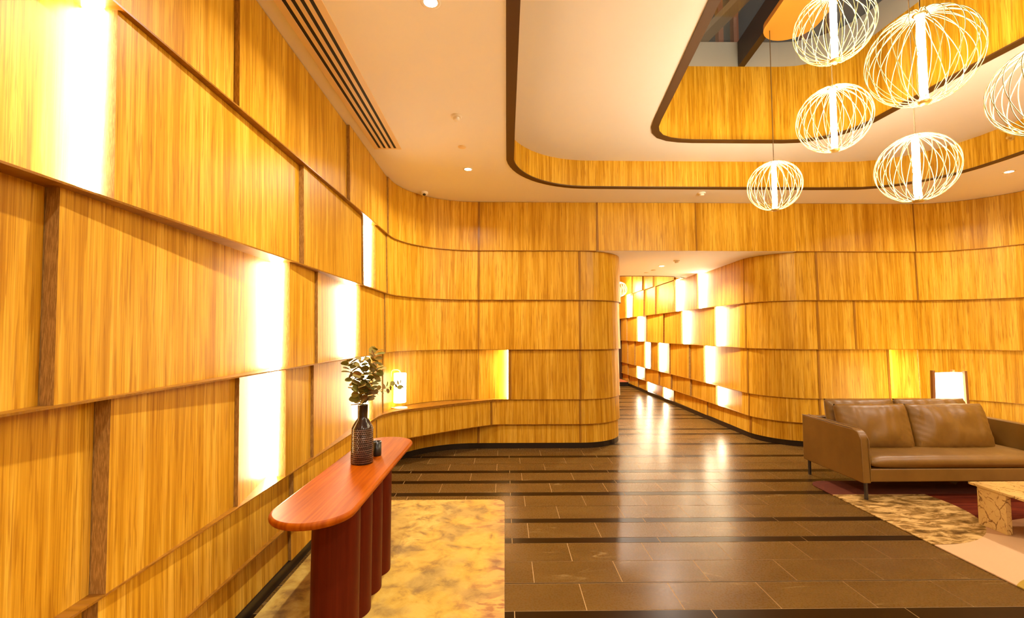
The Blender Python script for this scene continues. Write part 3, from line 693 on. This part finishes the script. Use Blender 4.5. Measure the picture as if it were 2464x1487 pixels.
# table lamp on the ledge
tl = thing('table_lamp', 'lit cream table lamp with hooked arm and cylinder shade on the curved ledge', 'table lamp', (-1.33, 5.905, Z[2] - 0.001))
e = MB(); e.lathe([(0.0, 0.0), (0.085, 0.0), (0.087, 0.004), (0.085, 0.020), (0.078, 0.024), (0, 0.025)], seg=40); e.build('base', M_CREAM, tl)
e = MB()
rod = [(-0.075, 0, 0.014), (-0.115, 0, 0.018), (-0.128, 0, 0.032), (-0.130, 0, 0.06), (-0.130, 0, 0.45), (-0.126, 0, 0.478), (-0.112, 0, 0.494), (-0.09, 0, 0.50), (-0.05, 0, 0.50), (-0.028, 0, 0.492), (-0.016, 0, 0.476), (-0.014, 0, 0.44)]
e.tube(rod, 0.006, 10); e.build('arm', M_CREAM, tl)
e = MB(); e.lathe([(0.076, 0.0), (0.078, 0.01), (0.078, 0.365), (0.074, 0.372), (0.0, 0.374)], c=(-0.014, 0, 0.085), seg=40); e.build('lamp_shade', M_SHADE, tl)
e = MB(); e.box(-0.185, -0.135, -0.05, -0.02, 0.0, 0.012); e.build('dimmer_switch', M_BLACK, tl)

# ================================================================== RUGS
def rrect(x0, x1, y0, y1, r, n=8):
    c = [(x1 - r, y1 - r, 0), (x0 + r, y1 - r, 90), (x0 + r, y0 + r, 180), (x1 - r, y0 + r, 270)]; out = []
    for cx, cy, a in c: out += arc(cx, cy, r, a, a + 90, n)
    return out
def rug_left_mat():
    m = mat('gold_mottled_pile', rough=0.95, spec=0.1); q = NT(m)
    v = q.vec('Object', (1, 1, 1)); x = q.xyz('Object')
    n1 = q.noise(v, 7.0, 6, 0.62, 0.5); n2 = q.noise(v, 2.3, 3, 0.5); n3 = q.noise(q.vec('Object', (7, 14, 1)), 1.0, 3, 0.5)
    nf = q.noise(v, 220, 2)
    a = q.ramp(n1, [(0.34, (0.22, 0.115, 0.008)), (0.46, (0.45, 0.28, 0.030)), (0.60, (0.56, 0.40, 0.075))])
    b = q.ramp(n1, [(0.32, (0.28, 0.145, 0.012)), (0.46, (0.50, 0.30, 0.022)), (0.62, (0.56, 0.37, 0.050))])
    # fields divided by oblique seams
    d1 = q.math('MULTIPLY_ADD', x[1], 0.36, q.math('MULTIPLY', x[0], -1.0))
    f1 = q.ramp(q.math('ADD', d1, -1.55), [(0.497, (0, 0, 0)), (0.503, (1, 1, 1))])
    c = q.mix(f1, b, a)
    wob = q.math('MULTIPLY_ADD', n2, 0.9, x[0])
    e1 = q.ramp(wob, [(0.22, (0, 0, 0)), (0.50, (1, 1, 1))]); sp = q.ramp(n3, [(0.50, (0, 0, 0)), (0.57, (1, 1, 1))])
    c = q.mix(q.math('MULTIPLY', e1, 0.5), c, (0.56, 0.28, 0.10))
    c = q.mix(q.math('MULTIPLY', q.math('MULTIPLY', e1, sp), 0.85), c, (0.22, 0.055, 0.012))
    olive = q.ramp(q.noise(v, 3.1, 4, 0.5), [(0.50, (0, 0, 0)), (0.60, (0.6, 0.6, 0.6))])
    c = q.mix(olive, c, q.ramp(n1, [(0.4, (0.17, 0.10, 0.02)), (0.6, (0.38, 0.24, 0.05))]))
    q.l(c, q.b.inputs['Base Color']); q.bump(nf, 0.5, 0.004); q.b.inputs['Sheen Weight'].default_value = 0.3
    return m
e = MB(); e.prism(rrect(-1.475, 0.0, 0.4, 4.68, 0.10), 0.0, 0.011)
o = tag(e.build('area_rug', rug_left_mat(), None, None, 0.004), 'gold mottled area rug with rusty edge under the console table', 'rug', 'lobby rugs')
def rug_right_mat():
    m = mat('patchwork_pile', rough=0.95, spec=0.1); q = NT(m)
    x = q.xyz('Object'); v = q.vec('Object', (1, 1, 1))
    n1 = q.noise(q.vec('Object', (3.5, 9, 1)), 1.6, 6, 0.65, 0.6); nf = q.noise(v, 220, 2)
    mott = q.ramp(n1, [(0.36, (0.10, 0.050, 0.010)), (0.47, (0.27, 0.155, 0.040)), (0.58, (0.60, 0.40, 0.15))])
    pink = q.ramp(n1, [(0.3, (0.40, 0.22, 0.10)), (0.7, (0.48, 0.28, 0.14))])
    red = q.ramp(q.noise(q.vec('Object', (2, 14, 1)), 1.0, 3), [(0.35, (0.075, 0.008, 0.003)), (0.65, (0.15, 0.022, 0.006))])
    mauve = q.ramp(n1, [(0.3, (0.10, 0.024, 0.014)), (0.7, (0.15, 0.040, 0.022))])
    def circ(cx, cy, r, w=0.02):
        dx = q.math('SUBTRACT', x[0], cx); dy = q.math('SUBTRACT', x[1], cy)
        d = q.math('SQRT', q.math('ADD', q.math('MULTIPLY', dx, dx), q.math('MULTIPLY', dy, dy)))
        return q.math('LESS_THAN', d, r)
    def above(a, b, c_):   # a*x + b*y > c
        return q.math('GREATER_THAN', q.math('ADD', q.math('MULTIPLY', x[0], a), q.math('MULTIPLY', x[1], b)), c_)
    c = q.mix(above(0, 1, 4.76), red, mauve)
    disc = circ(3.45, 4.57, 0.93)                     # mottled field with a round right edge
    c = q.mix(q.math('MULTIPLY', disc, q.math('SUBTRACT', 1.0, above(0, 1, 4.76))), c, mott)
    low = q.math('SUBTRACT', 1.0, above(-0.23, 0.97, 2.93))
    lowp = q.math('MULTIPLY', low, q.math('SUBTRACT', 1.0, disc))
    c = q.mix(lowp, c, pink)
    pk2 = q.math('MULTIPLY', q.math('SUBTRACT', 1.0, above(0.50, 0.87, 5.36)), q.math('SUBTRACT', 1.0, disc))
    c = q.mix(pk2, c, (0.60, 0.39, 0.21))
    ol = circ(3.75, 2.55, 0.62); c = q.mix(ol, c, (0.38, 0.25, 0.04))
    q.l(c, q.b.inputs['Base Color']); q.bump(nf, 0.5, 0.004)
    return m
e = MB(); e.prism(rrect(3.40, 7.0, 0.6, 5.20, 0.18), 0.0, 0.011)
tag(e.build('area_rug', rug_right_mat(), None, None, 0.004), 'patchwork area rug in mauve, mottled gold, red and pink under the sofa', 'rug', 'lobby rugs')

# ================================================================== SOFA
def leather(name, c0, c1):
    m = mat(name, rough=0.42); q = NT(m); v = q.vec('Object', (1, 1, 1))
    n = q.noise(v, 3.0, 4, 0.6); g = q.noise(v, 260, 3, 0.6); c = q.ramp(n, [(0.35, c0), (0.65, c1)]); q.l(c, q.b.inputs['Base Color'])
    q.bump(g, 0.10, 0.002); return m
M_LEA = leather('tan_leather', (0.165, 0.080, 0.010), (0.205, 0.104, 0.015))
M_LINE = mat('sofa_lining', (0.12, 0.09, 0.06), 0.9)
SX0, SX1, SYF, SYB = 3.60, 5.72, 4.60, 5.52
sf = thing('leather_sofa', 'tan leather sofa on slim steel legs by the curved back wall, partly on the rug', 'sofa', (SX0, SYF, 0.012))
LX, LY = SX1 - SX0, SYB - SYF; z0 = -0.012
def arm_mesh(x0, x1):
    e = MB(); r = 0.09; pr = [(0.0, 0.172)]
    pr += [(0.02 + r - r * cos(radians(a)), 0.692 - r + r * sin(radians(a))) for a in range(0, 91, 15)]
    pr += [(LY, 0.700), (LY, 0.172)]
    vs = [(x0, y, z + z0) for y, z in pr] + [(x1, y, z + z0) for y, z in pr]; n = len(pr)
    e.add(vs, [tuple(range(n)), tuple(range(2 * n - 1, n - 1, -1))] + [(i, n + i, n + (i + 1) % n, (i + 1) % n) for i in range(n)], 0)
    return e
for nm, a, b in (('armrest', 0.0, 0.085), ('armrest', LX - 0.085, LX)):
    o = arm_mesh(a, b).build(nm, M_LEA, sf, None, 0.012)
e = MB(); e.box(0.087, LX - 0.087, LY - 0.10, LY, 0.18 + z0, 0.697 + z0); e.build('backrest', M_LEA, sf, None, 0.02)
e = MB(); e.box(0.087, LX - 0.087, 0.015, LY - 0.102, 0.182 + z0, 0.312 + z0); e.build('seat_base', M_LEA, sf, None, 0.012)
def piping(path): e = MB(); e.tube(path, 0.0045, 6); return e
pz = 0.700 + z0
for xx in (0.004, 0.081): piping([(xx, LY, pz), (xx, 0.13, pz - 0.004), (xx, 0.05, pz - 0.035), (xx, 0.012, pz - 0.10), (xx, 0.0, 0.18)]).build('piping', M_LEA, sf)
def soft_box(x0, x1, y0, y1, z0_, z1_, nx, ny, crown, edge, seed, wr=0.006):
    """cushion grid wrapped as a closed pillow, rounded at the rim"""
    e = MB(); top = []; bot = []; rnd = seed * 3.7
    for j in range(ny + 1):
        for i in range(nx + 1):
            u, v = 2 * i / nx - 1, 2 * j / ny - 1
            f = (1 - abs(u) ** edge) * (1 - abs(v) ** edge); f = max(f, 0) ** 0.42
            x = x0 + (x1 - x0) * (u + 1) / 2; y = y0 + (y1 - y0) * (v + 1) / 2
            zm = (z0_ + z1_) / 2; h = (z1_ - z0_) / 2
            w1 = noise.noise(Vector((x * 5 + rnd, y * 5, seed))) * wr * 2 + noise.noise(Vector((x * 14, y * 4 + rnd, seed))) * wr
            g = (abs(u) ** 6 + abs(v) ** 6); w1 += wr * g * sin(23 * (u + v) + seed) * f
            top.append((x, y, zm + h * f * (1 + crown * (1 - u * u) * (1 - v * v)) + w1 * f)); bot.append((x, y, zm - h * f + w1 * 0.3 * f))
    W_ = nx + 1; N_ = len(top); fs = []
    for j in range(ny):
        for i in range(nx):
            a = j * W_ + i; fs.append((a, a + 1, a + W_ + 1, a + W_)); fs.append((N_ + a, N_ + a + W_, N_ + a + W_ + 1, N_ + a + 1))
    e.add(top + bot, fs, 0, None, True)
    return e
def weld(o):
    bm = bmesh.new(); bm.from_mesh(o.data); bmesh.ops.remove_doubles(bm, verts=bm.verts, dist=1e-5); bm.to_mesh(o.data); bm.free()
    for p in o.data.polygons: p.use_smooth = True
o = soft_box(0.088, LX - 0.088, -0.01, LY - 0.105, 0.305 + z0, 0.440 + z0, 60, 24, 0.05, 10, 2, 0.003).build('seat_cushion', M_LEA, sf); weld(o)
for x, y in ((0.04, 0.02), (LX - 0.05, 0.02)):
    e = MB(); e.tube([(x, y, 0.0), (x, y, 0.175 + z0)], 0.017, 14); e.build('leg', M_STEEL, sf)
for x, y in ((0.04, LY - 0.05), (LX - 0.05, LY - 0.05)):
    e = MB(); e.tube([(x, y, -0.012), (x, y, 0.175 + z0)], 0.017, 14); e.build('leg', M_STEEL, sf)
e = MB(); e.add([(0.95, 0.3, 0.172), (1.35, 0.3, 0.172), (1.22, 0.28, 0.055), (0.97, 0.33, 0.168), (1.33, 0.33, 0.168), (1.22, 0.30, 0.055)], [(0, 1, 2), (3, 5, 4), (0, 3, 4, 1)], 0); e.build('lining_flap', M_LINE, sf)
def cushion(w_, h_, th, loc, rx_, rz_, label, seed):
    o = soft_box(-w_ / 2, w_ / 2, 0, h_, -th / 2, th / 2, 44, 30, 0.35, 5, seed, 0.010).build('sofa_cushion', M_LEA); weld(o)
    o.location = loc; o.rotation_euler = (rx_, 0, rz_)
    tag(o, label, 'cushion', 'loose leather cushions on the sofa'); return o
cushion(0.80, 0.50, 0.17, (4.10, 5.00, 0.40), radians(76), radians(0), 'front left tan leather cushion beside the near armrest', 3)
cushion(0.90, 0.50, 0.17, (4.95, 5.00, 0.40), radians(75), radians(1), 'front right tan leather cushion with creases at its top', 4)
cushion(0.80, 0.52, 0.16, (4.11, 5.19, 0.41), radians(79), radians(0), 'rear left tan leather cushion showing above the front left one', 5)
cushion(0.84, 0.52, 0.16, (4.94, 5.19, 0.41), radians(79), radians(0), 'rear right tan leather cushion showing in front of the lantern lamp', 6)

# lantern floor lamp behind the sofa
fl = thing('lantern_floor_lamp', 'lit square lantern lamp with brown wooden posts standing behind the sofa', 'floor lamp', (5.85, 5.92, 0.0))
A_, B_, D_, C_ = (-0.25, -0.02), (0.08, -0.10), (0.22, 0.0), (0.12, 0.09)
def cb(p, q_, f): return (p[0] + (q_[0] - p[0]) * f, p[1] + (q_[1] - p[1]) * f)
e = MB(); quad = [A_, B_, D_, C_]; rr = []
for i in range(4):
    a, b, c = quad[i - 1], quad[i], quad[(i + 1) % 4]
    rr += [cb(b, a, 0.12), cb(b, cb(a, c, 0.5), 0.03), cb(b, c, 0.12)]
n = len(rr); lo = [(x * 1.06, y * 1.06, 0.40) for x, y in rr]; hi = [(x * 0.97, y * 0.97, 1.165) for x, y in rr]
e.add(lo + hi, [(i, (i + 1) % n, n + (i + 1) % n, n + i) for i in range(n)] + [tuple(range(n - 1, -1, -1)), tuple(range(n, 2 * n))], 0)
e.build('lamp_shade', M_SHADE, fl)
for (x, y) in (A_, B_, C_):
    e = MB(); r = 0.017; k = 1.09
    e.add([(x * 1.13 + dx * r, y * 1.2 + dy * r, 0.0) for dx, dy in ((-1, -1), (1, -1), (1, 1), (-1, 1))] + [(x * 1.03 + dx * r, y * 1.06 + dy * r, 1.195) for dx, dy in ((-1, -1), (1, -1), (1, 1), (-1, 1))],
          [(0, 1, 5, 4), (1, 2, 6, 5), (2, 3, 7, 6), (3, 0, 4, 7), (3, 2, 1, 0), (4, 5, 6, 7)], 0)
    e.build('post', M_POST, fl)

# marble coffee table
def marble():
    m = mat('cream_veined_marble', rough=0.22); q = NT(m)
    base = q.noise(q.vec('Object', (1, 1, 1)), 4, 5); c = q.ramp(base, [(0.3, (0.56, 0.36, 0.11)), (0.7, (0.66, 0.46, 0.17))])
    def vein(sc, w_, vecs, col, c):
        dn = q.n('ShaderNodeTexNoise'); dn.inputs['Scale'].default_value = 5.0; dn.inputs['Detail'].default_value = 5
        v = q.vec('Object', vecs); q.l(v, dn.inputs['Vector'])
        mx = q.n('ShaderNodeMix'); mx.data_type = 'RGBA'; mx.inputs[0].default_value = 0.16; q.l(v, mx.inputs[6]); q.l(dn.outputs['Color'], mx.inputs[7])
        vo = q.n('ShaderNodeTexVoronoi'); vo.feature = 'DISTANCE_TO_EDGE'; vo.inputs['Scale'].default_value = sc; q.l(mx.outputs[2], vo.inputs['Vector'])
        msk = q.ramp(vo.outputs['Distance'], [(0.0, (1, 1, 1)), (w_, (0, 0, 0))])
        brk = q.ramp(q.noise(q.vec('Object', (1, 1, 1)), 7 + sc, 3), [(0.42, (0, 0, 0)), (0.52, (1, 1, 1))])
        return q.mix(q.math('MULTIPLY', msk, brk), c, col)
    c = vein(7.0, 0.035, (1, 1, 0.7), (0.13, 0.045, 0.015), c); c = vein(16.0, 0.03, (0.7, 1, 1), (0.34, 0.17, 0.06), c)
    q.l(c, q.b.inputs['Base Color']); return m
M_MAR = marble()
cf = thing('coffee_table', 'cream veined marble coffee table on slab legs at the right edge', 'coffee table', (4.15, 4.09, 0.012))
e = MB(); e.box(0.0, 1.3, -1.25, 0.0, 0.322, 0.342); e.build('tabletop', M_MAR, cf, None, 0.002)
for x0_, y0_ in ((0.0, -0.30), (1.0, -0.30), (0.0, -1.2), (1.0, -1.2)):
    e = MB(); e.box(x0_ + 0.005, x0_ + 0.05, y0_, y0_ + 0.23, 0.0, 0.322) if x0_ == 0 else e.box(x0_, x0_ + 0.24, y0_, y0_ + 0.05, 0.0, 0.322)
    e.build('leg', M_MAR, cf, None, 0.002)
